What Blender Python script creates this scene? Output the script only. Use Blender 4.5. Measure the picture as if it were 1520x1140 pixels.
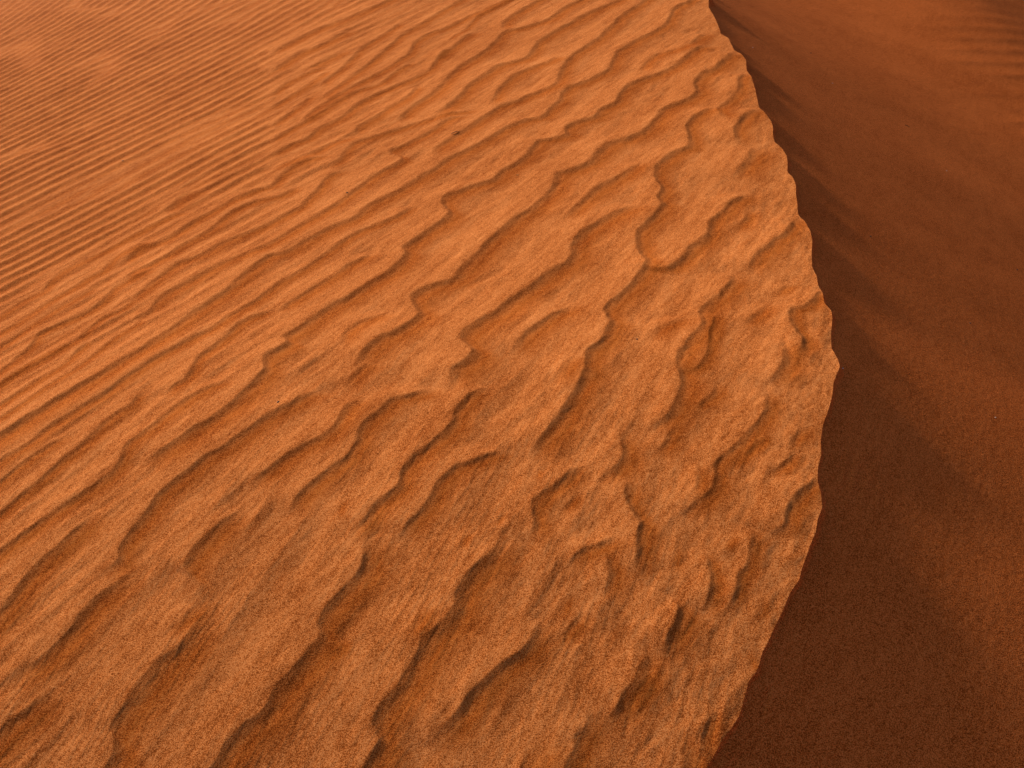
# Wind-rippled desert dune: a lit windward face meeting a shaded slip face along a scalloped crest.
import bpy, math
import numpy as np

sc = bpy.context.scene
for o in list(bpy.data.objects):
    bpy.data.objects.remove(o, do_unlink=True)

# ------------------------------------------------------------------ camera
CAM_H = 1.6
PITCH = math.radians(34.0)
cd = bpy.data.cameras.new('camera')
cam = bpy.data.objects.new('camera', cd)
sc.collection.objects.link(cam)
cam.location = (0, 0, CAM_H)
cam.rotation_euler = (math.radians(90) - PITCH, 0, 0)
cd.sensor_width = 36.0
cd.lens = 36.0 * 1500 / 1520
cd.clip_start = 0.05
cd.clip_end = 6000
cd.dof.use_dof = True
cd.dof.focus_distance = 2.75
cd.dof.aperture_fstop = 11.0
sc.camera = cam

# ------------------------------------------------------------------ sky and sun
SUN_EL = math.radians(26.5)
SUN_AZ = math.radians(-48.0)      # from +Y, clockwise: the sun stands ahead and to the left
world = bpy.data.worlds.new('World')
sc.world = world
world.use_nodes = True
wn = world.node_tree
bg = wn.nodes['Background']
sky = wn.nodes.new('ShaderNodeTexSky')
sky.sky_type = 'NISHITA'
sky.sun_disc = False
sky.sun_elevation = SUN_EL
sky.sun_rotation = SUN_AZ
sky.dust_density = 4.0
sky.air_density = 1.0
sky.ozone_density = 0.5
bg.inputs['Strength'].default_value = 0.10
wn.links.new(sky.outputs['Color'], bg.inputs['Color'])
sd = bpy.data.lights.new('sun', 'SUN')
sd.energy = 4.6
sd.angle = math.radians(3.0)
sd.color = (1.0, 0.90, 0.70)
sun = bpy.data.objects.new('sun', sd)
sc.collection.objects.link(sun)
sun.rotation_euler = (math.radians(90) - SUN_EL, 0, math.pi - SUN_AZ)
sv = sc.view_settings
sv.view_transform = 'Standard'
sv.look = 'None'
sv.exposure = -0.14
sv.gamma = 1.0
sv.use_curve_mapping = False

# ------------------------------------------------------------------ materials
def sand_material(name, dark, mid, light, grain=1.0, streak=1.0, sorted_sand=False):
    m = bpy.data.materials.new(name)
    m.use_nodes = True
    nt = m.node_tree
    N, K = nt.nodes, nt.links
    b = N['Principled BSDF']
    b.inputs['Roughness'].default_value = 0.95
    b.inputs['Specular IOR Level'].default_value = 0.03
    tc = N.new('ShaderNodeTexCoord')
    def noise(scale, detail, rough, vec=None, dist=0.0):
        n = N.new('ShaderNodeTexNoise')
        n.inputs['Scale'].default_value = scale
        n.inputs['Detail'].default_value = detail
        n.inputs['Roughness'].default_value = rough
        n.inputs['Distortion'].default_value = dist
        K.new(vec if vec else tc.outputs['Object'], n.inputs['Vector'])
        return n.outputs['Fac']
    def mapped(rz, scale):
        mp = N.new('ShaderNodeMapping')
        mp.vector_type = 'TEXTURE'
        mp.inputs['Rotation'].default_value = (0, 0, rz)
        mp.inputs['Scale'].default_value = scale
        K.new(tc.outputs['Object'], mp.inputs['Vector'])
        return mp.outputs['Vector']
    def mix(a, bb, f):
        x = N.new('ShaderNodeMix'); x.data_type = 'FLOAT'
        for s, v in (('A', a), ('B', bb), ('Factor', f)):
            i = {'A': 2, 'B': 3, 'Factor': 0}[s]
            if isinstance(v, float): x.inputs[i].default_value = v
            else: K.new(v, x.inputs[i])
        return x.outputs[0]
    def mth(op, a, bb, clamp=False):
        x = N.new('ShaderNodeMath'); x.operation = op; x.use_clamp = clamp
        for i, v in enumerate((a, bb)):
            if isinstance(v, (int, float)): x.inputs[i].default_value = v
            else: K.new(v, x.inputs[i])
        return x.outputs[0]
    fine = noise(380, 1.5, 0.8)            # single grains
    mid_n = noise(95, 2.0, 0.6)
    patch = noise(1.4, 3.0, 0.55)
    strk = noise(16, 3.0, 0.6, mapped(math.radians(63), (7.0, 1.0, 1.0)), 0.3)
    strk2 = noise(48, 2.0, 0.6, mapped(math.radians(57), (5.0, 1.0, 1.0)), 0.4)
    def c(v, amp): return mth('MULTIPLY', mth('SUBTRACT', v, 0.5), amp)
    f = mth('ADD', c(fine, 3.6 * grain), 0.5)
    f = mth('ADD', f, c(strk2, 0.8 * streak))
    f = mth('ADD', f, c(mid_n, 0.7 * grain))
    f = mth('ADD', f, c(strk, 0.75 * streak))
    f = mth('ADD', f, c(patch, 0.5), True)
    ramp = N.new('ShaderNodeValToRGB')
    e = ramp.color_ramp.elements
    e[0].position, e[0].color = 0.0, (*dark, 1)
    e[1].position, e[1].color = 1.0, (*light, 1)
    x = e.new(0.5); x.color = (*mid, 1)
    K.new(f, ramp.inputs['Fac'])
    col = ramp.outputs['Color']
    if sorted_sand:
        a = N.new('ShaderNodeAttribute'); a.attribute_name = 'fine_sand'
        x = N.new('ShaderNodeMix'); x.data_type = 'RGBA'; x.blend_type = 'MULTIPLY'
        K.new(mth('MULTIPLY', a.outputs['Fac'], 1.0, True), x.inputs[0])
        K.new(col, x.inputs[6])
        x.inputs[7].default_value = (0.93, 0.74, 0.44, 1)
        col = x.outputs[2]
    K.new(col, b.inputs['Base Color'])
    bm = N.new('ShaderNodeBump')
    bm.inputs['Strength'].default_value = 0.55 * grain
    bm.inputs['Distance'].default_value = 0.0012
    hb = mth('ADD', fine, mth('MULTIPLY', mid_n, 0.8))
    K.new(hb, bm.inputs['Height'])
    K.new(bm.outputs['Normal'], b.inputs['Normal'])
    return m

M_WIND = sand_material('sunlit_orange_sand', (0.22, 0.048, 0.007), (0.52, 0.148, 0.034), (0.70, 0.252, 0.080), sorted_sand=True)
M_SLIP = sand_material('shade_reddened_slip_sand', (0.22, 0.042, 0.006), (0.57, 0.122, 0.020), (0.74, 0.20, 0.050), grain=1.1, streak=0.45)  # the dune's sand again, with the redder cast of shade put into the colour
M_FAR = sand_material('far_sand', (0.30, 0.07, 0.012), (0.52, 0.135, 0.030), (0.62, 0.18, 0.045), grain=0.5, streak=0.3)

# ------------------------------------------------------------------ traced crest and ripple lines, in metres
CREST = np.array([[397.2,1278.5],[407.9,1288.7],[426.2,1312.9],[444.7,1337.5],[462.6,1355.2],[481.7,1380.6],[499.5,1422.1],[511.5,1449.2],[525.2,1460.6],[535.7,1476.3],[548.9,1508.7],[564.4,1528.9],[581.5,1558.1],[609.6,1600.6],[634.3,1644.9],[661.3,1676.2],[670.2,1699.7],[689.5,1735.6],[704.0,1765.0],[724.3,1800.0],[736.4,1836.5],[754.3,1868.2],[758.5,1901.8],[759.5,1948.3],[769.4,1989.8],[789.5,2038.4],[797.2,2083.4],[817.9,2143.0],[845.2,2197.8],[868.9,2255.8],[882.5,2301.7],[897.7,2332.8],[916.9,2368.9],[920.4,2403.2],[915.8,2457.8],[932.8,2532.3],[957.3,2611.7],[965.5,2654.3],[955.2,2701.2],[967.1,2770.9],[966.2,2820.1],[977.4,2881.7],[978.5,2946.7],[1003.0,3052.0],[1025.5,3134.2],[1035.6,3206.7],[1034.8,3283.6],[1027.1,3348.3],[1049.7,3460.2],[1060.5,3527.2],[1079.0,3604.3],[1085.1,3676.7],[1077.6,3744.3],[1097.9,3828.4],[1111.7,3906.6],[1111.5,3990.2],[1098.0,4068.4],[1111.1,4166.2],[1126.7,4232.2],[1136.8,4325.2],[1129.1,4425.4],[1121.0,4503.6],[1137.5,4632.2],[1155.6,4766.6],[1171.6,4938.1],[1172.6,5060.8],[1200.5,5231.2],[1196.0,5333.6],[1176.1,5425.8],[1180.3,5514.1],[1186.4,5660.7],[1160.2,5744.9],[1171.3,5840.2],[1185.8,6084.2],[1190.8,6349.6],[1219.7,6529.6]], float) / 1000.0          # x, y of the sharp dune crest, near to far
RIPPLES = [
(0.8, [[121,1743,136],[139,1767,136],[180,1789,136],[221,1802,136],[258,1815,136]]),
(0.56, [[-260,1578,119],[-228,1616,119],[-217,1639,119],[-184,1669,119]]),
(0.56, [[-423,1550,68],[-404,1566,68],[-373,1595,68]]),
(0.6, [[-241,945,208],[-92,1146,208],[26,1307,208],[50,1335,208],[78,1363,208]]),
(0.48, [[372,1715,72],[378,1755,72],[390,1785,72]]),
(0.48, [[499,1757,58],[513,1781,58],[528,1806,58]]),
(0.5, [[249,1411,80],[268,1442,80],[302,1472,80]]),
(0.48, [[529,1591,65],[558,1611,65],[570,1638,65]]),
(0.48, [[117,1903,80],[146,1936,80],[171,1963,80]]),
(0.6, [[634,1980,105],[659,1990,105],[693,2025,105],[722,2048,105]]),
(0.59, [[701,2063,111],[734,2106,111],[775,2144,111]]),
(0.58, [[798,2766,120],[841,2809,120],[880,2853,120]]),
(0.7, [[405,2553,149],[432,2601,149],[481,2637,149],[530,2664,149]]),
(0.6, [[675,2601,142],[731,2659,142],[788,2720,142]]),
(1, [[-1437,1320,170],[-1331,1546,170],[-1247,1727,170],[-1232,1764,170],[-1224,1789,170],[-1210,1825,170],[-1184,1874,170],[-1160,1903,170],[-1137,1944,170],[-1104,1989,170],[-1079,2014,170]]),
(1, [[-1156,1523,195],[-1150,1544,195],[-1133,1573,195],[-1109,1594,195],[-1069,1639,195],[-1044,1674,195],[-1038,1700,195],[-1027,1724,195],[-1003,1752,195],[-975,1785,195],[-946,1817,195]]),
(1, [[-1022,1800,163],[-992,1843,163],[-987,1859,163],[-995,1887,163],[-982,1929,163],[-958,1983,163],[-945,2025,163],[-938,2056,163],[-905,2105,163],[-866,2155,163],[-842,2184,163],[-805,2205,163],[-767,2245,163],[-720,2301,163],[-690,2337,163],[-663,2358,163],[-639,2376,163],[-597,2418,163],[-560,2431,163]]),
(1, [[-1419,1078,201],[-1265,1275,201],[-1142,1433,201],[-1125,1458,201],[-1094,1481,201],[-1072,1506,201],[-1037,1536,201]]),
(1, [[-1007,915,229],[-934,1154,229],[-876,1345,229],[-868,1375,229],[-873,1402,229],[-888,1419,229],[-884,1438,229],[-870,1464,229],[-853,1498,229],[-830,1543,229],[-807,1576,229],[-775,1605,229],[-754,1631,229],[-739,1667,229],[-736,1691,229]]),
(0.64, [[-825,1632,134],[-790,1671,134],[-754,1712,134],[-741,1735,134]]),
(1, [[-781,1754,191],[-774,1774,191],[-798,1796,191],[-813,1819,191],[-812,1827,191],[-795,1875,191],[-774,1906,191],[-748,1945,191],[-704,1988,191]]),
(1, [[-691,2050,162],[-678,2087,162],[-649,2118,162],[-617,2163,162],[-572,2200,162],[-524,2224,162],[-493,2258,162],[-479,2311,162],[-462,2350,162],[-418,2378,162]]),
(1, [[-572,1952,147],[-556,2005,147],[-536,2034,147],[-507,2073,147],[-477,2106,147],[-451,2134,147],[-430,2170,147],[-421,2202,147],[-423,2231,147],[-406,2279,147],[-379,2319,147],[-346,2356,147],[-278,2373,147],[-226,2401,147]]),
(1.1, [[-871,954,214],[-742,1168,214],[-638,1339,214],[-623,1368,214],[-603,1394,214],[-586,1410,214],[-552,1430,214],[-536,1457,214],[-525,1489,214],[-493,1528,214],[-465,1574,214],[-445,1604,214],[-454,1637,214],[-443,1671,214],[-413,1712,214],[-374,1764,214],[-365,1792,214],[-368,1819,214],[-359,1837,214],[-325,1872,214]]),
(1.1, [[-541,930,212],[-413,1145,212],[-312,1317,212],[-298,1339,212],[-286,1360,212],[-295,1380,212],[-303,1395,212],[-300,1415,212],[-287,1445,212],[-257,1484,212],[-231,1529,212],[-212,1562,212],[-192,1591,212],[-155,1621,212],[-135,1652,212],[-130,1684,212],[-116,1722,212],[-95,1751,212],[-64,1779,212],[-46,1807,212],[-15,1842,212]]),
(1.1, [[-183,1347,168],[-160,1372,168],[-137,1398,168],[-106,1431,168],[-75,1461,168],[-46,1488,168],[-14,1515,168],[15,1530,168],[36,1555,168],[49,1589,168],[63,1611,168]]),
(0.6, [[86,1552,109],[115,1576,109],[137,1601,109],[158,1632,109]]),
(0.4, [[87,1618,76],[105,1635,76],[114,1658,76],[128,1681,76]]),
(0.8, [[-73,885,150],[29,1113,150],[110,1296,150],[126,1320,150],[128,1349,150],[152,1374,150],[165,1400,150],[164,1416,150]]),
(1, [[187,1369,157],[213,1398,157],[235,1428,157],[261,1454,157],[284,1493,157],[296,1514,157],[292,1535,157]]),
(1.1, [[325,1504,152],[346,1540,152],[371,1582,152],[382,1609,152],[369,1641,152],[361,1653,152]]),
(0.9, [[428,1610,108],[447,1655,108],[457,1688,108],[455,1722,108],[456,1734,108],[448,1770,108]]),
(1, [[487,1616,93],[506,1656,93],[520,1693,93],[525,1705,93],[546,1723,93],[563,1778,93],[574,1819,93]]),
(0.8, [[386,1300,114],[395,1336,114],[406,1365,114],[424,1383,114],[416,1403,114]]),
(0.5, [[277,851,204],[316,1097,204],[348,1295,204],[340,1335,204],[332,1369,204]]),
(0.8, [[204,1657,118],[216,1684,118],[227,1718,118],[227,1748,118],[225,1760,118],[218,1787,118]]),
(1.1, [[273,1724,144],[294,1763,144],[295,1776,144],[302,1812,144],[312,1849,144],[295,1884,144],[280,1925,144],[280,1954,144],[301,1989,144]]),
(0.9, [[214,1984,159],[240,2012,159],[275,2047,159],[290,2079,159],[282,2126,159],[292,2167,159]]),
(1.1, [[-407,1857,158],[-402,1890,158],[-368,1927,158],[-357,1956,158],[-326,1989,158],[-295,2017,158],[-294,2062,158],[-277,2093,158],[-249,2124,158],[-207,2168,158],[-184,2201,158],[-167,2237,158],[-164,2275,158],[-143,2320,158],[-112,2357,158],[-71,2386,158]]),
(1.1, [[-273,1857,130],[-257,1895,130],[-227,1932,130],[-205,1972,130],[-193,2014,130],[-171,2043,130],[-143,2070,130],[-104,2089,130],[-60,2112,130],[-21,2118,130]]),
(0.64, [[-500,2427,154],[-484,2474,154],[-462,2518,154],[-447,2531,154],[-415,2546,154]]),
(1.1, [[-485,2527,231],[-460,2592,231],[-437,2641,231],[-412,2681,231],[-364,2718,231],[-315,2774,231],[-307,2815,231],[-330,2880,231],[-335,2931,231],[-312,2966,231],[-265,3003,231],[-210,3027,231],[-187,3091,231],[-145,3168,231],[-120,3222,231],[-102,3286,231],[-50,3377,231],[19,3494,231],[61,3536,231],[98,3616,231],[145,3725,231],[179,3870,231],[222,3901,231],[310,3983,231],[365,4099,231],[418,4175,231],[511,4233,231],[593,4319,231],[649,4453,231],[686,4546,231],[754,4609,231],[823,4673,231],[872,4771,231],[880,4885,231],[928,5023,231],[1004,5097,231],[1084,5238,231],[1168,5386,231]]),
(0.48, [[-442,1928,67],[-444,1964,67],[-433,1993,67]]),
(1.1, [[47,2075,196],[63,2127,196],[98,2172,196],[128,2220,196],[143,2272,196],[163,2325,196],[187,2381,196],[211,2431,196],[205,2418,196],[213,2471,196],[221,2518,196],[257,2563,196],[279,2633,196],[293,2675,196],[280,2734,196],[308,2789,196],[369,2879,196],[421,2974,196],[441,3052,196],[424,3125,196],[435,3271,196],[473,3343,196],[530,3430,196],[556,3509,196],[545,3563,196],[570,3647,196],[557,3734,196],[571,3847,196],[619,3938,196],[677,4030,196],[727,4063,196],[754,4190,196],[758,4306,196],[803,4417,196],[870,4477,196],[935,4514,196]]),
(1, [[349,2162,186],[386,2187,186],[424,2220,186],[451,2271,186],[469,2316,186],[470,2362,186],[463,2406,186],[473,2468,186],[502,2521,186],[538,2567,186],[566,2610,186],[569,2681,186],[597,2735,186],[647,2793,186],[695,2867,186],[706,2930,186]]),
(0.7, [[363,2059,120],[396,2102,120],[416,2149,120],[437,2182,120]]),
(0.8, [[496,2385,102],[533,2424,102],[565,2494,102],[585,2571,102],[608,2642,102],[627,2673,102]]),
(0.6, [[490,2225,112],[530,2263,112],[556,2299,112],[562,2339,112]]),
(0.8, [[411,1869,134],[436,1890,134],[477,1921,134],[502,1948,134],[510,1990,134],[510,2021,134],[543,2056,134],[582,2092,134],[637,2156,134],[669,2197,134],[689,2239,134],[700,2285,134]]),
(0.9, [[714,2303,172],[750,2366,172],[773,2452,172],[781,2517,172]]),
(0.4, [[555,2011,81],[601,2058,81],[664,2119,81]]),
(0.52, [[435,1918,119],[460,1969,119],[473,2030,119]]),
(0.9, [[607,1806,148],[642,1825,148],[653,1862,148],[705,1921,148],[737,1942,148],[758,1976,148]]),
(0.32, [[521,1456,68],[510,1493,68],[507,1523,68]]),
(1.1, [[441,2991,189],[502,2988,189],[550,3028,189],[599,3111,189],[655,3189,189],[692,3258,189],[702,3318,189],[763,3404,189],[794,3466,189],[859,3523,189],[879,3572,189]]),
(0.9, [[848,3696,270],[889,3803,270],[939,3873,270],[979,3968,270],[977,4033,270]]),
(1.1, [[936,4084,202],[949,4217,202],[1005,4348,202],[1062,4434,202],[1122,4485,202]]),
(0.9, [[934,4363,179],[930,4489,179],[980,4582,179],[1062,4754,179],[1110,4917,179],[1155,5012,179]]),
(0.5, [[768,3245,127],[832,3344,127],[853,3422,127]]),
(0.9, [[761,2935,186],[782,2985,186],[828,3060,186],[858,3084,186],[897,3150,186],[930,3189,186],[991,3286,186],[1020,3329,186]]),
(1, [[802,2439,128],[828,2473,128],[839,2510,128],[831,2561,128],[832,2624,128],[853,2671,128],[893,2683,128],[934,2736,128],[956,2793,128]]),
(1.1, [[-1025,2166,207],[-971,2217,207],[-934,2258,207],[-902,2300,207],[-857,2338,207],[-820,2387,207],[-795,2449,207],[-776,2492,207],[-764,2519,207],[-752,2556,207],[-762,2618,207],[-731,2666,207],[-709,2701,207],[-731,2739,207],[-685,2795,207],[-615,2892,207],[-546,2975,207],[-497,3046,207],[-430,3136,207],[-398,3209,207],[-386,3266,207],[-397,3313,207],[-358,3375,207],[-308,3453,207],[-254,3550,207],[-250,3601,207],[-275,3668,207],[-272,3741,207],[-226,3786,207],[-160,3829,207],[-78,3878,207],[-49,3962,207],[21,4049,207],[87,4208,207],[104,4272,207],[174,4289,207],[233,4322,207],[240,4404,207],[290,4478,207],[369,4521,207],[410,4614,207],[486,4702,207],[515,4834,207],[590,4960,207],[673,5044,207],[775,5126,207],[897,5322,207],[951,5428,207],[1057,5541,207]]),
(1, [[-1584,1549,127],[-1434,1749,127],[-1314,1909,127],[-1279,1946,127],[-1224,2004,127],[-1181,2056,127],[-1138,2097,127],[-1100,2140,127],[-1083,2187,127],[-1086,2231,127],[-1076,2267,127],[-1036,2317,127],[-1000,2382,127],[-963,2433,127],[-914,2480,127],[-855,2518,127]]),
(1, [[-1594,1649,107],[-1465,1863,107],[-1362,2034,107],[-1338,2080,107],[-1311,2116,107],[-1284,2158,107],[-1257,2215,107],[-1225,2263,107],[-1201,2323,107],[-1184,2369,107],[-1157,2408,107],[-1127,2438,107],[-1121,2473,107],[-1103,2507,107]]),
(1, [[-1038,2461,123],[-1014,2518,123],[-991,2557,123],[-990,2608,123],[-984,2665,123],[-955,2715,123],[-919,2789,123],[-898,2857,123],[-847,2909,123],[-806,2939,123]]),
(1, [[-1650,1775,97],[-1516,1986,97],[-1410,2155,97],[-1377,2208,97],[-1341,2255,97],[-1299,2304,97],[-1288,2326,97]]),
(1, [[-1709,1875,120],[-1561,2077,120],[-1443,2238,120],[-1404,2279,120],[-1374,2314,120],[-1350,2367,120],[-1319,2405,120],[-1285,2452,120],[-1235,2509,120],[-1198,2570,120],[-1162,2625,120],[-1113,2698,120],[-1051,2778,120],[-986,2837,120],[-929,2937,120],[-877,3017,120],[-840,3090,120],[-812,3140,120],[-752,3213,120],[-704,3292,120],[-662,3375,120],[-599,3473,120],[-529,3541,120],[-449,3609,120],[-391,3694,120]]),
(1, [[-1746,1980,187],[-1603,2185,187],[-1488,2349,187],[-1454,2390,187],[-1415,2436,187],[-1374,2493,187],[-1327,2556,187],[-1270,2627,187],[-1240,2681,187],[-1189,2750,187],[-1133,2852,187],[-1089,2942,187],[-1028,3053,187],[-992,3120,187],[-966,3214,187],[-922,3322,187],[-895,3355,187],[-849,3368,187],[-775,3463,187],[-697,3561,187],[-620,3630,187],[-567,3743,187],[-527,3789,187],[-459,3869,187],[-377,3999,187],[-327,4069,187],[-298,4126,187],[-214,4237,187],[-119,4351,187],[-36,4475,187],[67,4573,187],[119,4573,187],[169,4677,187],[227,4812,187],[240,4909,187],[281,5001,187],[329,5032,187],[481,5208,187],[522,5361,187],[565,5522,187],[651,5679,187],[795,5867,187],[885,6001,187],[932,6200,187],[987,6362,187],[1087,6517,187],[1228,6782,187],[1416,7135,187]]),
(1, [[-1745,2036,74],[-1620,2252,74],[-1519,2425,74],[-1485,2482,74],[-1451,2542,74],[-1417,2606,74],[-1378,2661,74],[-1340,2761,74],[-1308,2848,74],[-1261,2918,74],[-1259,2962,74]]),
(1, [[-1254,2999,153],[-1229,3113,153],[-1186,3174,153],[-1132,3248,153],[-1075,3325,153],[-1005,3386,153],[-917,3462,153],[-878,3518,153],[-805,3637,153],[-733,3745,153],[-673,3862,153],[-625,3968,153],[-587,4051,153],[-496,4176,153],[-498,4243,153],[-551,4313,153],[-474,4398,153],[-374,4541,153],[-303,4675,153],[-224,4706,153]]),
(1, [[-353,4228,197],[-334,4314,197],[-272,4415,197],[-217,4523,197],[-168,4611,197],[-109,4700,197],[-66,4796,197],[25,4855,197],[66,4900,197],[141,4966,197],[218,5064,197],[239,5246,197],[304,5496,197],[343,5591,197],[475,5811,197],[541,5989,197],[611,6176,197],[721,6406,197],[838,6652,197],[978,6918,197],[1164,7272,197]]),
(0.9, [[-818,4195,154],[-774,4294,154],[-762,4383,154],[-730,4469,154],[-644,4542,154],[-478,4647,154],[-333,4737,154],[-183,4788,154]]),
(0.9, [[-1481,6236,243],[-1376,6484,243],[-1270,6705,243],[-1188,6808,243],[-1045,7036,243],[-859,7316,243],[-702,7571,243],[-493,7912,243]]),
(0.9, [[-1396,5817,231],[-1294,6156,231],[-1188,6274,231],[-1074,6526,231],[-995,6559,231]]),
(0.9, [[-1193,5773,204],[-1109,5925,204],[-993,6112,204]]),
(0.9, [[-1306,5375,139],[-1254,5587,139],[-1163,5726,139],[-1067,5797,139]]),
(0.9, [[-1053,5446,161],[-993,5662,161],[-941,5897,161],[-903,6116,161],[-808,6368,161],[-718,6644,161]]),
(0.9, [[-1259,5143,133],[-1186,5332,133],[-1109,5533,133],[-1044,5716,133]]),
(1, [[-1000,5174,155],[-962,5316,155],[-901,5524,155],[-818,5775,155],[-766,5982,155],[-718,6163,155],[-687,6318,155],[-590,6544,155],[-487,6783,155],[-378,7038,155],[-243,7306,155],[-64,7664,155]]),
(0.9, [[-1197,4840,134],[-1136,5014,134],[-1078,5232,134],[-1047,5283,134]]),
(1, [[-1044,4872,155],[-1000,5055,155],[-905,5265,155],[-810,5458,155],[-724,5598,155],[-648,5786,155],[-603,5881,155],[-591,5993,155],[-590,6112,155],[-514,6291,155],[-395,6418,155],[-242,6679,155],[-65,6954,155],[89,7211,155],[294,7555,155]]),
(0.9, [[-1152,4618,125],[-1068,4799,125],[-995,4911,125],[-913,5115,125],[-810,5295,125],[-701,5387,125],[-638,5567,125],[-568,5720,125]]),
(1, [[-1110,4412,154],[-1047,4537,154],[-977,4590,154],[-962,4636,154],[-938,4731,154],[-848,4865,154],[-781,5072,154],[-683,5221,154],[-594,5318,154],[-469,5508,154],[-437,5637,154],[-422,5740,154],[-379,5913,154]]),
(0.7, [[-1076,4244,153],[-1005,4313,153],[-919,4404,153],[-839,4500,153],[-744,4571,153]]),
(1, [[-1484,3416,137],[-1447,3551,137],[-1384,3585,137],[-1327,3674,137],[-1281,3787,137],[-1239,3832,137],[-1173,3948,137],[-1094,4027,137],[-1035,4043,137],[-1009,4161,137],[-983,4240,137],[-929,4314,137],[-843,4359,137]]),
(1, [[-738,4594,166],[-738,4697,166],[-675,4811,166],[-614,4931,166],[-534,5081,166],[-500,5255,166]]),
(1, [[-557,4722,213],[-509,4899,213],[-461,4999,213],[-419,5075,213],[-364,5274,213],[-305,5486,213],[-249,5607,213],[-141,5827,213],[-90,6046,213],[-47,6154,213],[87,6232,213],[219,6359,213],[320,6600,213],[448,6797,213],[592,7060,213],[785,7411,213]]),
(1, [[-395,4728,215],[-330,4845,215],[-273,5000,215],[-215,5194,215],[-122,5392,215],[-73,5478,215],[68,5572,215],[135,5847,215],[197,5984,215],[301,6154,215],[460,6407,215],[637,6626,215],[799,6879,215],[1015,7215,215]]),
(1, [[-121,4840,179],[-78,5030,179],[-32,5201,179],[46,5322,179],[126,5414,179],[182,5448,179],[255,5547,179]]),
(0.9, [[-420,5703,187],[-348,5941,187],[-291,6120,187],[-217,6239,187]]),
(0.9, [[-379,6113,98],[-278,6371,98],[-216,6621,98],[-147,6737,98],[-4,6980,98],[148,7239,98],[350,7584,98]]),
(1, [[-70,6205,182],[-49,6416,182],[56,6654,182],[180,6904,182],[318,7170,182],[504,7524,182]]),
(0.7, [[639,5163,193],[693,5312,193],[764,5428,193],[892,5498,193],[1003,5649,193],[1065,5785,193]]),
(1, [[175,3447,193],[228,3537,193],[298,3647,193],[345,3720,193],[442,3824,193],[528,3936,193]]),
(1.1, [[-182,2382,245],[-182,2421,245],[-173,2475,245],[-139,2517,245],[-127,2560,245],[-142,2592,245],[-163,2627,245],[-151,2674,245],[-112,2724,245],[-61,2775,245],[-20,2841,245],[41,2918,245],[91,2988,245],[137,3048,245],[173,3076,245],[201,3135,245],[208,3206,245],[235,3292,245],[301,3374,245],[382,3457,245],[471,3525,245]]),
(0.9, [[-7,2538,182],[27,2615,182],[67,2674,182],[127,2745,182],[160,2764,182],[197,2806,182]]),
(0.56, [[99,2374,157],[136,2426,157],[170,2477,157],[198,2492,157]]),
(1, [[30,1827,135],[51,1869,135],[48,1921,135],[69,1954,135],[103,1981,135],[120,1998,135],[150,2033,135],[180,2049,135]]),
(0.48, [[61,2009,38],[71,2046,38]]),
(0.48, [[-137,1814,58],[-120,1845,58],[-112,1866,58]]),
(0.4, [[-52,1878,42],[-25,1909,42]]),
(1, [[-794,2918,141],[-753,2968,141],[-702,3037,141],[-644,3121,141],[-579,3222,141],[-508,3297,141]]),
(0.8, [[-538,2657,165],[-534,2712,165],[-512,2772,165],[-464,2817,165],[-412,2845,165]]),
(0.8, [[-1821,2228,64],[-1700,2447,64],[-1603,2622,64],[-1571,2690,64],[-1534,2751,64],[-1483,2810,64],[-1423,2834,64]]),
(1, [[-1783,2115,81],[-1654,2330,81],[-1551,2501,81],[-1508,2581,81],[-1451,2663,81],[-1421,2730,81],[-1405,2819,81],[-1389,2845,81]]),
(1, [[-1822,2216,83],[-1696,2432,83],[-1596,2605,83],[-1568,2668,83],[-1525,2726,83],[-1478,2797,83],[-1437,2872,83],[-1426,2932,83],[-1404,2996,83],[-1354,3045,83],[-1335,3108,83]]),
(1, [[-1806,2280,104],[-1711,2511,104],[-1635,2697,104],[-1615,2766,104],[-1597,2843,104],[-1600,2928,104],[-1565,2971,104],[-1496,3034,104],[-1457,3093,104],[-1444,3172,104],[-1435,3226,104],[-1396,3275,104],[-1327,3350,104]]),
(1, [[-1340,3082,143],[-1322,3174,143],[-1286,3281,143],[-1243,3377,143],[-1170,3423,143],[-1109,3521,143],[-1029,3586,143],[-956,3655,143],[-904,3731,143],[-867,3777,143],[-848,3847,143],[-811,3974,143],[-805,4065,143],[-739,4164,143]]),
(1, [[-1421,3266,130],[-1401,3336,130],[-1319,3440,130],[-1275,3543,130],[-1195,3659,130],[-1170,3742,130],[-1144,3827,130],[-1059,3900,130],[-966,3934,130],[-918,4022,130]]),
(0.8, [[-1971,2577,104],[-1851,2796,104],[-1756,2972,104],[-1720,3028,104],[-1690,3101,104],[-1647,3201,104],[-1607,3278,104],[-1582,3346,104],[-1545,3383,104],[-1533,3474,104],[-1482,3543,104],[-1430,3613,104]]),
(0.8, [[-1904,2459,93],[-1796,2685,93],[-1709,2865,93],[-1678,2944,93],[-1646,3026,93],[-1605,3110,93],[-1557,3182,93],[-1525,3246,93]]),
(0.8, [[-2029,2706,108],[-1908,2925,108],[-1812,3100,108],[-1772,3201,108],[-1727,3261,108],[-1726,3349,108],[-1711,3422,108],[-1653,3502,108],[-1595,3570,108],[-1529,3689,108],[-1432,3826,108],[-1353,3880,108]]),
(0.8, [[-1467,3891,211],[-1439,3960,211],[-1417,4053,211],[-1352,4117,211]])]                                # (strength, [x, y, wavelength] in mm along one ripple crest)

rng = np.random.default_rng(7)
TH = math.radians(60.0)                              # general direction the ripple crests run
EB = (math.cos(TH), math.sin(TH))
EA = (math.sin(TH), -math.cos(TH))                   # downwind
def to_ab(x, y): return x * EA[0] + y * EA[1], x * EB[0] + y * EB[1]

def smooth(e0, e1, x):
    t = np.clip((x - e0) / (e1 - e0), 0, 1)
    return t * t * (3 - 2 * t)

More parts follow.
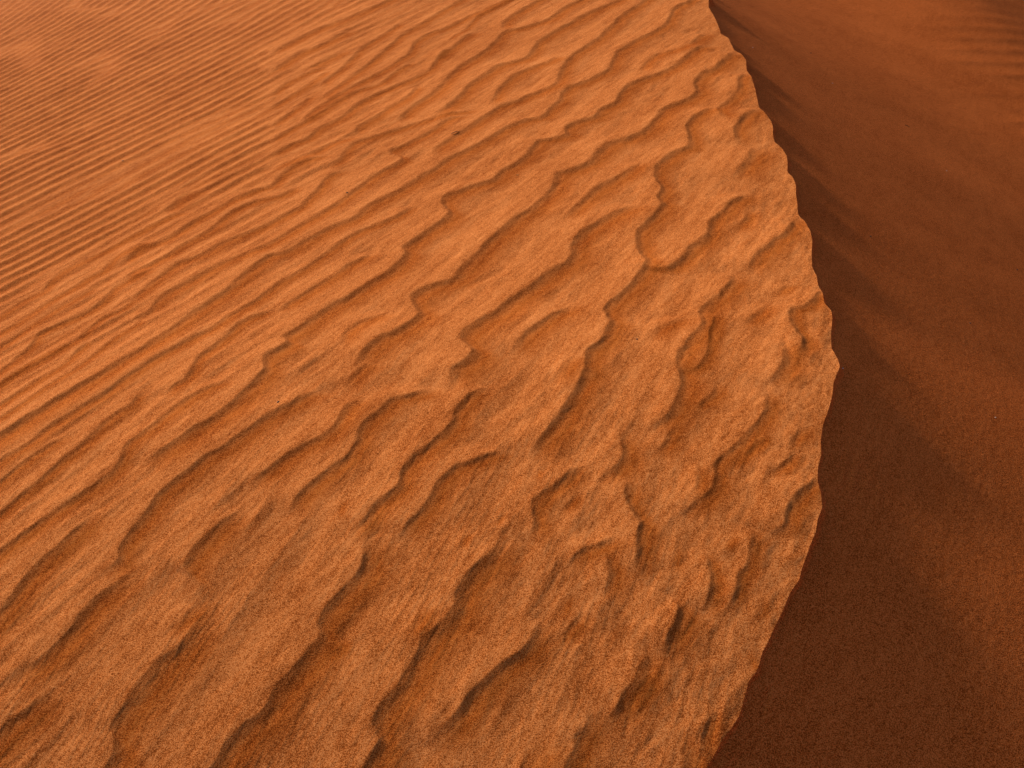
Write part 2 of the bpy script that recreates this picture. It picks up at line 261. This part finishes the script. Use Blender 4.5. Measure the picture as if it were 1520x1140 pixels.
class Tile:
    """periodic noise in metres, made by filtering white noise"""
    def __init__(s, n, cell, spec, seed, complex_out=False):
        r = np.random.default_rng(seed)
        w = np.fft.fft2(r.standard_normal((n, n)).astype(np.float32))
        k = np.fft.fftfreq(n, cell)
        ka, kb = np.meshgrid(k, k, indexing='xy')
        z = np.fft.ifft2(w * spec(ka, kb))
        if complex_out:
            z = z / np.sqrt(np.mean(np.abs(z) ** 2)); s.g = z.astype(np.complex64)
        else:
            z = z.real; s.g = (z / z.std()).astype(np.float32)
        s.n, s.c = n, cell
    def __call__(s, a, b):
        u = (a / s.c) % s.n; v = (b / s.c) % s.n
        i = np.floor(u).astype(np.int32); j = np.floor(v).astype(np.int32)
        fu = (u - i).astype(np.float32); fv = (v - j).astype(np.float32)
        i %= s.n; j %= s.n
        i1 = (i + 1) % s.n; j1 = (j + 1) % s.n
        g = s.g
        return (g[j, i] * (1 - fu) + g[j, i1] * fu) * (1 - fv) + (g[j1, i] * (1 - fu) + g[j1, i1] * fu) * fv

def band(lam, sa=0.22, sb=0.15, rot=0.0):            # one-sided band: ripples of wavelength lam with crests along b
    c, q = math.cos(rot), math.sin(rot)
    def f(ka, kb):
        u = ka * c + kb * q; v = -ka * q + kb * c
        return np.exp(-((u * lam - 1) / sa) ** 2 / 2 - (v * lam / sb) ** 2 / 2)
    return f
def lowpass(la, lb):
    return lambda ka, kb: np.exp(-((ka * la) ** 2 + (kb * lb) ** 2) * 2.0)
def bandiso(lam, ra=1.0, rb=1.0):
    return lambda ka, kb: np.exp(-((np.hypot(ka * ra, kb * rb) * lam - 1) / 0.45) ** 2 / 2)

def saw(z, lee=0.28):
    """ripple profile from a complex phase: long stoss, sharp brink, short lee; 0..1"""
    p = (np.angle(z) / (2 * math.pi)) % 1.0
    up = np.clip(p / (1 - lee), 0, 1) ** 1.5
    dn = np.clip((1 - p) / lee, 0, 1) ** 1.7
    return np.where(p < 1 - lee, up, dn) * np.clip(np.abs(z) * 2.0, 0, 1)

# crest as x(y)
cy, cx = CREST[:, 1], CREST[:, 0]
yy = np.linspace(cy[0], cy[-1], 6000)
xx = np.interp(yy, cy, cx)
k = np.hanning(25); k /= k.sum()
xx = np.convolve(np.pad(xx, 12, mode='edge'), k, 'valid')
def near_end(y):      # the crest runs on past the camera
    return xx[0] + (y - yy[0]) * 0.45 - 0.08 * (y - yy[0]) ** 2
def far_end(y):
    d = np.maximum(y - yy[-1], 0)
    return xx[-1] + 0.02 * d - 0.9 * (1 - np.exp(-d / 14.0)) + 0.02 * np.sin(d * 13.0) + 0.012 * np.sin(d * 21.3)
def crest_x(y):
    r = np.interp(y, yy, xx)
    r = np.where(y < yy[0], near_end(y), r)
    return np.where(y > yy[-1], far_end(y), r)
sy = np.linspace(-4, 60, 6401)
sx = crest_x(sy)
kk = np.hanning(121); kk /= kk.sum()
sxs = np.convolve(np.pad(sx, 60, mode='edge'), kk, 'valid')
def crest_smooth(y): return np.interp(y, sy, sxs)
kk = np.hanning(201); kk /= kk.sum()
sxv = np.convolve(np.pad(sx, 100, mode='edge'), kk, 'valid')
kk = np.hanning(71); kk /= kk.sum()
sxv = sxv + (np.convolve(np.pad(sx, 35, mode='edge'), kk, 'valid') - sxv) * smooth(5.0, 2.5, sy)
def crest_line(y): return np.interp(y, sy, sxv)      # the long sweep of the crest without its teeth

def zbase(x, y):
    q = np.maximum(1.2 - x + 0.08 * (y - 3), -3.0)
    q = np.where(q > 7, 7 + (q - 7) * 0.6, q)
    z = -(0.070 * q + 0.0085 * q * q) + 0.09
    return z - 0.125 * np.maximum(2.7 - y, 0) ** 2

# ------------------------------------------------------------------ ripple relief on a raster in the wind frame (a downwind, b along the crests)
A0, A1, B0, B1, RC = -8.2, 1.3, -0.6, 8.4, 0.004
na, nb = int((A1 - A0) / RC), int((B1 - B0) / RC)
R = np.zeros((nb, na), np.float32)
E = np.zeros((nb, na), np.float32)
G = np.zeros((nb, na), np.float32)
warp1 = Tile(512, 0.02, bandiso(0.30), 11)
warp2 = Tile(1024, 0.008, bandiso(0.055, 1.0, 1.4), 12)
bgrid = B0 + RC * np.arange(nb)
def catmull(P, step=0.006):
    P = np.asarray(P, float)
    P = np.vstack([2 * P[0] - P[1], P, 2 * P[-1] - P[-2]])
    out = []
    for i in range(1, len(P) - 2):
        n = max(2, int(np.linalg.norm(P[i + 1, :2] - P[i, :2]) / step))
        t = np.linspace(0, 1, n, endpoint=False)[:, None]
        p0, p1, p2, p3 = P[i - 1], P[i], P[i + 1], P[i + 2]
        out.append(0.5 * (2 * p1 + (p2 - p0) * t + (2 * p0 - 5 * p1 + 4 * p2 - p3) * t ** 2 + (3 * p1 - p0 - 3 * p2 + p3) * t ** 3))
    out.append(P[-2][None])
    return np.vstack(out)
for li, (wt, pts) in enumerate(RIPPLES):
    Q = catmull(np.array(pts, float) / 1000.0)
    a, b = to_ab(Q[:, 0], Q[:, 1])
    lam = Q[:, 2]
    b = np.maximum.accumulate(b + np.arange(len(b)) * 1e-6)
    j0 = max(0, int((b[0] - B0) / RC)); j1 = min(nb, int((b[-1] - B0) / RC) + 1)
    if j1 - j0 < 4: continue
    bb = bgrid[j0:j1]
    s = np.concatenate([[0], np.cumsum(np.hypot(np.diff(a), np.diff(b)))])
    S = s[-1]
    ai = np.interp(bb, b, a)
    lm = np.interp(bb, b, lam)
    si = np.interp(bb, b, s)
    end = np.clip(np.minimum(si, S - si) / (0.38 * lm), 0, 1) ** 0.8
    hgt = wt * lm * 0.078 * np.minimum(1, 0.15 / lm) ** 0.35 * end
    lo = max(0, int((ai.min() - 1.3 * lm.max() - A0) / RC)); hi = min(na, int((ai.max() + 1.3 * lm.max() - A0) / RC))
    if hi - lo < 2: continue
    ag = (A0 + RC * np.arange(lo, hi))[None, :]
    t = (ag - ai[:, None]) / lm[:, None]
    up = 0.5 - 0.5 * np.cos(math.pi * 0.86 * np.clip(1 + t, 0, 1) ** 1.25)
    up = up / (0.5 - 0.5 * math.cos(math.pi * 0.86))
    kern = np.where(t < 0, up, 0.27 * np.clip(1 - t / 0.12, 0, 1) ** 1.3 + 0.73 * np.clip(1 - t / 0.66, 0, 1) ** 1.8)
    R[j0:j1, lo:hi] += (hgt[:, None] * kern).astype(np.float32)
    G[j0:j1, lo:hi] += (np.minimum(end, 1)[:, None] * np.where(t > 0, np.clip(1 - np.abs(t - 0.22) / 0.30, 0, 1), np.clip(1 + t / 0.04, 0, 1) * 0.2)).astype(np.float32)
    E[j0:j1, lo:hi] += (end[:, None] * np.exp(-(t / 0.5) ** 2)).astype(np.float32)
E = 1 - np.exp(-1.6 * E)

def raster(G, a, b):
    u = np.clip((a - A0) / RC, 0, na - 1.001); v = np.clip((b - B0) / RC, 0, nb - 1.001)
    i = u.astype(np.int32); j = v.astype(np.int32)
    fu = (u - i).astype(np.float32); fv = (v - j).astype(np.float32)
    return (G[j, i] * (1 - fu) + G[j, i + 1] * fu) * (1 - fv) + (G[j + 1, i] * (1 - fu) + G[j + 1, i + 1] * fu) * fv

PROC_LAM = 0.076
T_main = Tile(1536, 0.008, band(PROC_LAM, 0.10, 0.035), 21, True)
T_mid = Tile(1024, 0.012, band(0.135, 0.20, 0.11), 29, True)
T_second = Tile(1024, 0.008, band(0.042, 0.28, 0.12), 22, True)
T_micro = Tile(2048, 0.0035, band(0.019, 0.35, 0.16, 0.10), 23, True)
T_mod = Tile(512, 0.02, lowpass(0.25, 0.5), 24)
T_mod2 = Tile(512, 0.02, lowpass(0.10, 0.22), 25)
T_lump = Tile(1024, 0.005, bandiso(0.075, 1.0, 1.9), 26)
T_lump2 = Tile(1024, 0.003, bandiso(0.032, 1.0, 1.7), 27)
T_big = Tile(512, 0.06, bandiso(2.2), 28)

def windward_relief(x, y):
    a, b = to_ab(x, y)
    a2 = a + (0.0030 - 0.0018 * smooth(1.0, 2.5, crest_smooth(y) - x)) * warp1(a, b) + 0.0011 * warp2(a, b)
    inside = smooth(0, 0.3, np.minimum(np.minimum(a - A0, A1 - a), np.minimum(b - B0, B1 - b)))
    r = raster(R, a2, b) * inside
    r = r * (1 - 0.22 * smooth(2.5, 1.4, y) * smooth(0.3, 0.9, crest_smooth(y) - x)) * (1 + 0.05 * np.exp(-np.maximum(crest_smooth(y) - x, 0) / 0.35))
    e = raster(E, a2, b) * inside
    d = np.maximum(crest_smooth(y) - x, 0)            # distance back from the dune crest
    ra = np.clip(a2 + 3.73, -7, 4); rb = np.clip(b - 2.46, -3, 4)
    af = a2 - 0.10 * ra * rb                          # the crests turn on the flank and stand further apart far off
    bf = b + 0.05 * ra * ra
    w = smooth(1.3, 2.5, d)
    p1 = saw(T_main(af, bf), 0.42) * (0.0080 + 0.0055 * smooth(2.4, 5, d)) * w * (1 - 0.95 * e)
    p1b = saw(T_main(af + 3, bf)) * 0.0048 * (1 - w) * (1 - e) * smooth(1.2, 2.0, d)
    p1c = saw(T_mid(a2, b), 0.45) * 0.0050 * (1 - smooth(1.8, 3.0, d)) * smooth(0.1, 0.5, d) * np.clip(1 - 1.3 * e, 0, 1)
    p2 = saw(T_second(af + 1.7, bf)) * 0.0009 * np.clip(0.6 + 0.6 * T_mod(a, b), 0, 1.4) * smooth(0.8, 2.0, d) * (1 - 0.5 * e)
    mm = np.clip(0.75 + 0.55 * T_mod2(a, b), 0, 1.6)
    p3 = saw(T_micro(a2, b)) * 0.00045 * mm * (1 - 0.35 * np.exp(-d / 0.4))
    near = np.exp(-d / 0.55)
    lump = T_lump(a2, b) * (0.0004 + 0.0004 * near) * np.clip(0.6 + 0.5 * T_mod2(a + 4, b), 0.1, 1.5) + T_lump2(a2, b) * (0.00015 + 0.0002 * near)
    big = 0.003 * T_big(a, b) * smooth(0.5, 3, d)
    sort = np.clip(raster(G, a2, b) * inside, 0, 1)
    t1 = np.sin(np.angle(T_main(af, bf)) + 2.2) * 0.5 + 0.5
    sort = sort + (1 - np.clip(e, 0, 1)) * w * 0.6 * t1
    return r + p1 + p1b + p1c + p2 + p3 + lump + big, sort

# ------------------------------------------------------------------ the three sheets of the ground
def mesh_object(name, X, Y, Z, mat, flip=False):
    nr, nc = X.shape
    co = np.empty((nr * nc, 3), np.float32)
    co[:, 0], co[:, 1], co[:, 2] = X.ravel(), Y.ravel(), Z.ravel()
    idx = np.arange(nr * nc, dtype=np.int32).reshape(nr, nc)
    q = np.stack([idx[:-1, :-1], idx[:-1, 1:], idx[1:, 1:], idx[1:, :-1]], -1).reshape(-1, 4)
    if flip: q = q[:, ::-1]
    me = bpy.data.meshes.new(name)
    me.vertices.add(len(co)); me.vertices.foreach_set('co', co.ravel())
    me.loops.add(q.size); me.loops.foreach_set('vertex_index', np.ascontiguousarray(q).ravel())
    me.polygons.add(len(q))
    me.polygons.foreach_set('loop_start', np.arange(0, q.size, 4, dtype=np.int32))
    me.update(calc_edges=True)
    me.shade_smooth()
    me.materials.append(mat)
    ob = bpy.data.objects.new(name, me)
    sc.collection.objects.link(ob)
    ob['kind'] = 'structure'
    return ob

PX = 1.12
def make_rows():
    ys = [-1.0]
    y = -1.0
    while y < 60.0:
        yv = max(abs(y), 1.1) if y < 1.1 else y
        dist2 = yv * yv + CAM_H ** 2
        st = PX * dist2 / (1010 * CAM_H)
        if y < 1.0: st *= 6
        st *= 1 - 0.42 * min(max((y - 3.5) / 3.0, 0), 1)
        if y > 8.5: st *= 1 + (y - 8.5) * 0.6
        y += max(st, 0.0022)
        ys.append(y)
    return np.array(ys)
ROWS = make_rows()
DIST = np.sqrt(np.maximum(ROWS, 1.0) ** 2 + CAM_H ** 2)
CELL = PX * DIST / 1010
def offsets(n_fine, n_out, grow):
    u = np.arange(n_fine, dtype=float)
    st = 1.0
    out = list(u)
    for _ in range(n_out):
        st *= grow
        out.append(out[-1] + st)
    return np.array(out)


# windward face
U = offsets(860, 90, 1.05)[::-1]
Y = np.repeat(ROWS[:, None], len(U), 1)
D = U[None, :] * CELL[:, None]
jag = (crest_x(ROWS) - crest_smooth(ROWS))[:, None]
X = crest_smooth(ROWS)[:, None] + jag * np.exp(-D / 0.12) - D
RELIEF, SORT = windward_relief(X, Y)
Zw = zbase(X, Y) + RELIEF
EDGE_X, EDGE_Z = X[:, -1].copy(), Zw[:, -1].copy()
windward = mesh_object('dune_windward_face', X, Y, Zw, M_WIND)
# wind sorting: fine orange sand gathers in the ripple troughs, paler coarse grains on the backs
at = windward.data.attributes.new('fine_sand', 'FLOAT', 'POINT')
at.data.foreach_set('value', np.ascontiguousarray(np.clip(SORT, 0, 1).ravel().astype(np.float32)))

# slip face: a lip under the crest, a straight slope of sand at rest, then the rippled floor
U = offsets(330, 110, 1.048)
Y = np.repeat(ROWS[:, None], len(U), 1)
D = U[None, :] * CELL[:, None]
X = crest_smooth(ROWS)[:, None] + jag * np.exp(-D / 0.30) + D
inner = np.array([np.min((sx - sxv)[max(0, i - 25):i + 26]) for i in range(0, len(sy), 8)])
kin = np.hanning(25); kin /= kin.sum()
inner = np.convolve(np.pad(inner, 12, mode='edge'), kin, 'valid')
inner_x = crest_line(ROWS) + np.interp(ROWS, sy[::8], inner)
slope_y = np.gradient(crest_line(ROWS), ROWS)
cosf = 1 / np.sqrt(1 + np.clip(slope_y, -1.2, 1.2) ** 2)
d_plane = (X - inner_x[:, None]) * cosf[:, None]
T_slip = Tile(512, 0.03, bandiso(1.3, 1.0, 1.8), 31)
T_slip2 = Tile(512, 0.01, bandiso(0.22, 1.0, 2.4), 32)
T_slip3 = Tile(1024, 0.004, bandiso(0.03), 33)
fa, fb = X * math.cos(-0.5) - Y * math.sin(-0.5), X * math.sin(-0.5) + Y * math.cos(-0.5)
und = 0.0015 * T_slip(fb, fa) * smooth(0.2, 2.2, d_plane) + 0.0002 * T_slip2(fb, fa) * smooth(0.02, 0.3, d_plane) + 0.00012 * T_slip3(fa, fb)
def slope_drop(d, y):
    dd = np.maximum(d, 0)
    z = (0.18 + 0.32 * smooth(0.7, 3.1, y)) * d + 0.02 * (1 - np.exp(-dd / 0.2))
    t = np.maximum(dd - 1.7, 0)
    return z - 0.030 * np.minimum(t, 1.8) ** 2 - 0.108 * np.maximum(t - 1.8, 0)
plane = zbase(crest_line(ROWS), ROWS)[:, None] + 0.075 * np.minimum(np.maximum(Y - 4, 0), 18) ** 1.25 * smooth(0.2, 4.0, d_plane) - slope_drop(d_plane, Y) + und - 0.004
floor = -5.5 + 0.006 * (Y - 6) + 0.04 * T_big(X, Y)
T_floor = Tile(1024, 0.012, band(0.22, 0.08, 0.035), 34, True)
fr = math.radians(55)
FA, FB = X * math.cos(fr) - Y * math.sin(fr), X * math.sin(fr) + Y * math.cos(fr)
h = 0.35
m = np.clip(0.5 + 0.5 * (floor - plane) / h, 0, 1)
low = plane * (1 - m) + floor * m + h * m * (1 - m)
low = low + saw(T_floor(FA, FB), 0.35) * 0.0065 * smooth(2.3, 3.6, d_plane + 0.2 * T_mod(X, Y)) * smooth(5.0, 6.5, Y)
pa, pb = to_ab(X - 0.885, Y - 2.02)                   # a patch of faint ripples just under the crest
low = low + 0.0010 * np.sin(pa * 2 * math.pi / 0.036 + 2.0 * T_mod(X * 3, Y * 3)) * np.exp(-(pa / 0.055) ** 2 - (pb / 0.13) ** 2)
lip = EDGE_Z[:, None] - math.tan(math.radians(58)) * (X - EDGE_X[:, None])
h2 = 0.004
t = np.clip(0.5 + 0.5 * (lip - low) / h2, 0, 1)
Z = low * (1 - t) + lip * t + h2 * t * (1 - t)
Z = np.where((lip < low), low + h2 * t * (1 - t) * 1.0, Z)
Z[:, 0] = EDGE_Z
Z = np.minimum(Z, EDGE_Z[:, None] - 0.45 * np.minimum(D, 0.05) + 0.3 * np.maximum(D - 0.05, 0))
slip = mesh_object('dune_slip_face', X, Y, Z, M_SLIP)

# far desert around, well below the dune, out to the horizon
def far_ground():
    rr = np.concatenate([[0.0], np.geomspace(30, 4000, 70)])
    an = np.linspace(0, 2 * math.pi, 241)
    r, t = np.meshgrid(rr, an, indexing='ij')
    X, Y = r * np.cos(t), r * np.sin(t)
    Z = -17.0 + 4.0 * np.sin(X * 0.021 + 1.3 * np.sin(Y * 0.011)) * smooth(30, 140, r) + 1.5 * np.sin(Y * 0.045 + X * 0.02) * smooth(30, 90, r)
    return mesh_object('desert_ground', X, Y, Z, M_FAR, flip=False)
far_ground()

# ------------------------------------------------------------------ small loose things lying on the sand
SLIP = (X, Y, Z)
def ground_z(x, y, slip):
    if not slip:
        h, _ = windward_relief(np.array([x], float), np.array([y], float))
        return float(zbase(x, y) + h[0])
    gx, gy, gz = SLIP
    i = int(np.argmin(np.abs(gy[:, 0] - y)))
    return float(np.interp(x, gx[i], gz[i]))

def plain_material(name, colour, rough=0.8):
    m = bpy.data.materials.new(name)
    m.use_nodes = True
    N, K = m.node_tree.nodes, m.node_tree.links
    b = N['Principled BSDF']
    b.inputs['Roughness'].default_value = rough
    n = N.new('ShaderNodeTexNoise')
    n.inputs['Scale'].default_value = 900
    n.inputs['Detail'].default_value = 3
    rp = N.new('ShaderNodeValToRGB')
    rp.color_ramp.elements[0].color = (*[c * 0.6 for c in colour], 1)
    rp.color_ramp.elements[1].color = (*[min(1, c * 1.35) for c in colour], 1)
    rp.color_ramp.elements[0].position = 0.3
    rp.color_ramp.elements[1].position = 0.7
    K.new(n.outputs['Fac'], rp.inputs['Fac'])
    K.new(rp.outputs['Color'], b.inputs['Base Color'])
    return m
M_TWIG = plain_material('dry_twig_bark', (0.045, 0.018, 0.008))
M_DARK = plain_material('dark_grit', (0.030, 0.018, 0.013), 0.6)
M_PALE = plain_material('pale_quartz', (0.62, 0.50, 0.42), 0.45)
M_RUST = plain_material('orange_grit', (0.60, 0.26, 0.05), 0.6)

def tag(o, label, cat, group=None):
    o['label'] = label; o['category'] = cat
    if group: o['group'] = group
    sc.collection.objects.link(o)

import bmesh
from mathutils import Vector, noise as mnoise
def stone(name, x, y, slip, size, mat, label, cat, seed, group=None, flat=0.6, long=1.3, turn=0.4):
    bm = bmesh.new()
    bmesh.ops.create_icosphere(bm, subdivisions=2, radius=1.0)
    for v in bm.verts:
        n = mnoise.noise(v.co * 1.3 + Vector((seed * 3.1, seed, 0)))
        v.co *= 1 + 0.45 * n
        v.co.z = max(v.co.z, -0.7)
        v.co.x *= long; v.co.z *= flat
        v.co *= size * 0.38
    me = bpy.data.meshes.new(name); bm.to_mesh(me); bm.free()
    me.materials.append(mat)
    o = bpy.data.objects.new(name, me)
    o.location = (x, y, ground_z(x, y, slip) + size * 0.16)
    o.rotation_euler = (0, 0.35 if slip else 0, turn)
    tag(o, label, cat, group)
    return o

def stick(name, x, y, slip, pts, rad, mat, label, cat, group=None):
    """a thin dry stem as one tapered, bent tube with a broken stub"""
    bm = bmesh.new()
    def tube(P, r0, r1, ns=7):
        rings = []
        for i, p in enumerate(P):
            p = Vector(p)
            d = (Vector(P[min(i + 1, len(P) - 1)]) - Vector(P[max(i - 1, 0)])).normalized()
            u = d.cross(Vector((0, 0, 1))).normalized(); w = u.cross(d)
            r = r0 + (r1 - r0) * i / (len(P) - 1)
            rings.append([bm.verts.new(p + (u * math.cos(a) + w * math.sin(a)) * r * (1 + 0.15 * math.sin(3 * a + i)))
                          for a in [2 * math.pi * k / ns for k in range(ns)]])
        for a, b in zip(rings, rings[1:]):
            for k in range(ns):
                bm.faces.new((a[k], a[(k + 1) % ns], b[(k + 1) % ns], b[k]))
        bm.faces.new(rings[0][::-1]); bm.faces.new(rings[-1])
    tube(pts, rad, rad * 0.45)
    mid = Vector(pts[len(pts) // 2])
    tube([mid, mid + Vector((0.004, 0.002, 0.002)), mid + Vector((0.007, 0.006, 0.003))], rad * 0.5, rad * 0.25, 6)
    me = bpy.data.meshes.new(name); bm.to_mesh(me); bm.free()
    me.materials.append(mat)
    o = bpy.data.objects.new(name, me)
    z = ground_z(x, y, slip)
    o.location = (x, y, z + rad * 0.6)
    o.rotation_euler = (0, 0.42 if slip else 0, 0)
    tag(o, label, cat, group)
    return o

stick('dry_twig', -0.2576, 4.4574, False,
      [(-0.017, -0.016, 0.0005), (-0.010, -0.009, 0.003), (-0.001, 0.000, 0.004), (0.009, 0.007, 0.002), (0.018, 0.012, 0.0005)],
      0.0015, M_TWIG, 'small dark dry twig lying on the lit ripples in the upper middle of the dune', 'twig')
stick('twig_fragment', 2.4045, 5.9706, True,
      [(-0.013, 0.007, 0.001), (-0.004, 0.002, 0.003), (0.005, -0.003, 0.003), (0.015, -0.004, 0.001)],
      0.0015, M_TWIG, 'tiny broken dark twig fragment on the shaded slope right of the crest', 'twig')
stone('pebble', 0.9349, 2.3923, True, 0.0062, M_PALE, 'tiny pale pebble just below the outermost point of the sand crest', 'pebble', 1)
G1 = 'dark grit specks on the lit rippled sand'
stone('grit_speck', -1.8549, 4.5851, False, 0.0085, M_DARK, 'dark grit speck among the fine ripples at upper left', 'grit', 2, G1)
stone('grit_speck', -0.6758, 3.8728, False, 0.0090, M_DARK, 'dark grit speck on the lit ripples below and left of the dry twig', 'grit', 3, G1)
stone('grit_speck', -0.6735, 2.3818, False, 0.0060, M_DARK, 'elongated dark grit speck on the broad ripples left of the middle', 'grit', 4, G1, long=1.9, turn=0.9)
stone('grit_speck', 0.3707, 2.5671, False, 0.0058, M_DARK, 'dark grit speck on a ripple back between the middle and the crest', 'grit', 5, G1)
stone('coarse_grain', 0.0221, 3.9154, False, 0.0075, M_RUST, 'bright orange coarse grain on the lit ripples right of the dry twig', 'sand grain', 6, long=1.7, turn=0.2)
G2 = 'dark grit specks on the shaded slip face'
stone('grit_speck', 1.9919, 6.8162, True, 0.0110, M_DARK, 'dark grit speck high on the shaded slope near the top of the crest', 'grit', 7, G2)
stone('grit_speck', 1.3817, 3.5458, True, 0.0075, M_DARK, 'dark grit speck on the shaded slope a hand below the upper crest', 'grit', 8, G2)
stone('grit_speck', 2.3089, 4.1196, True, 0.0090, M_DARK, 'dark grit speck at the right edge of the shaded slope', 'grit', 9, G2)
stone('grit_speck', 1.6677, 3.1721, True, 0.0075, M_DARK, 'dark grit speck on the shaded slope, lowest of the dark ones', 'grit', 10, G2)
G3 = 'pale coarse grains on the shaded slip face'
stone('coarse_grain', 1.3925, 5.9326, True, 0.0080, M_PALE, 'pale coarse grain in the shade close under the top of the crest', 'sand grain', 11, G3)
stone('coarse_grain', 1.9595, 6.1487, True, 0.0080, M_PALE, 'pale coarse grain on the shaded slope left of the twig fragment', 'sand grain', 12, G3)
stone('coarse_grain', 2.4001, 5.2844, True, 0.0070, M_PALE, 'pale coarse grain on the shaded slope below the twig fragment', 'sand grain', 13, G3)
stone('coarse_grain', 1.4629, 2.4779, True, 0.0055, M_PALE, 'pale coarse grain low on the shaded slope at the far right', 'sand grain', 14, G3)
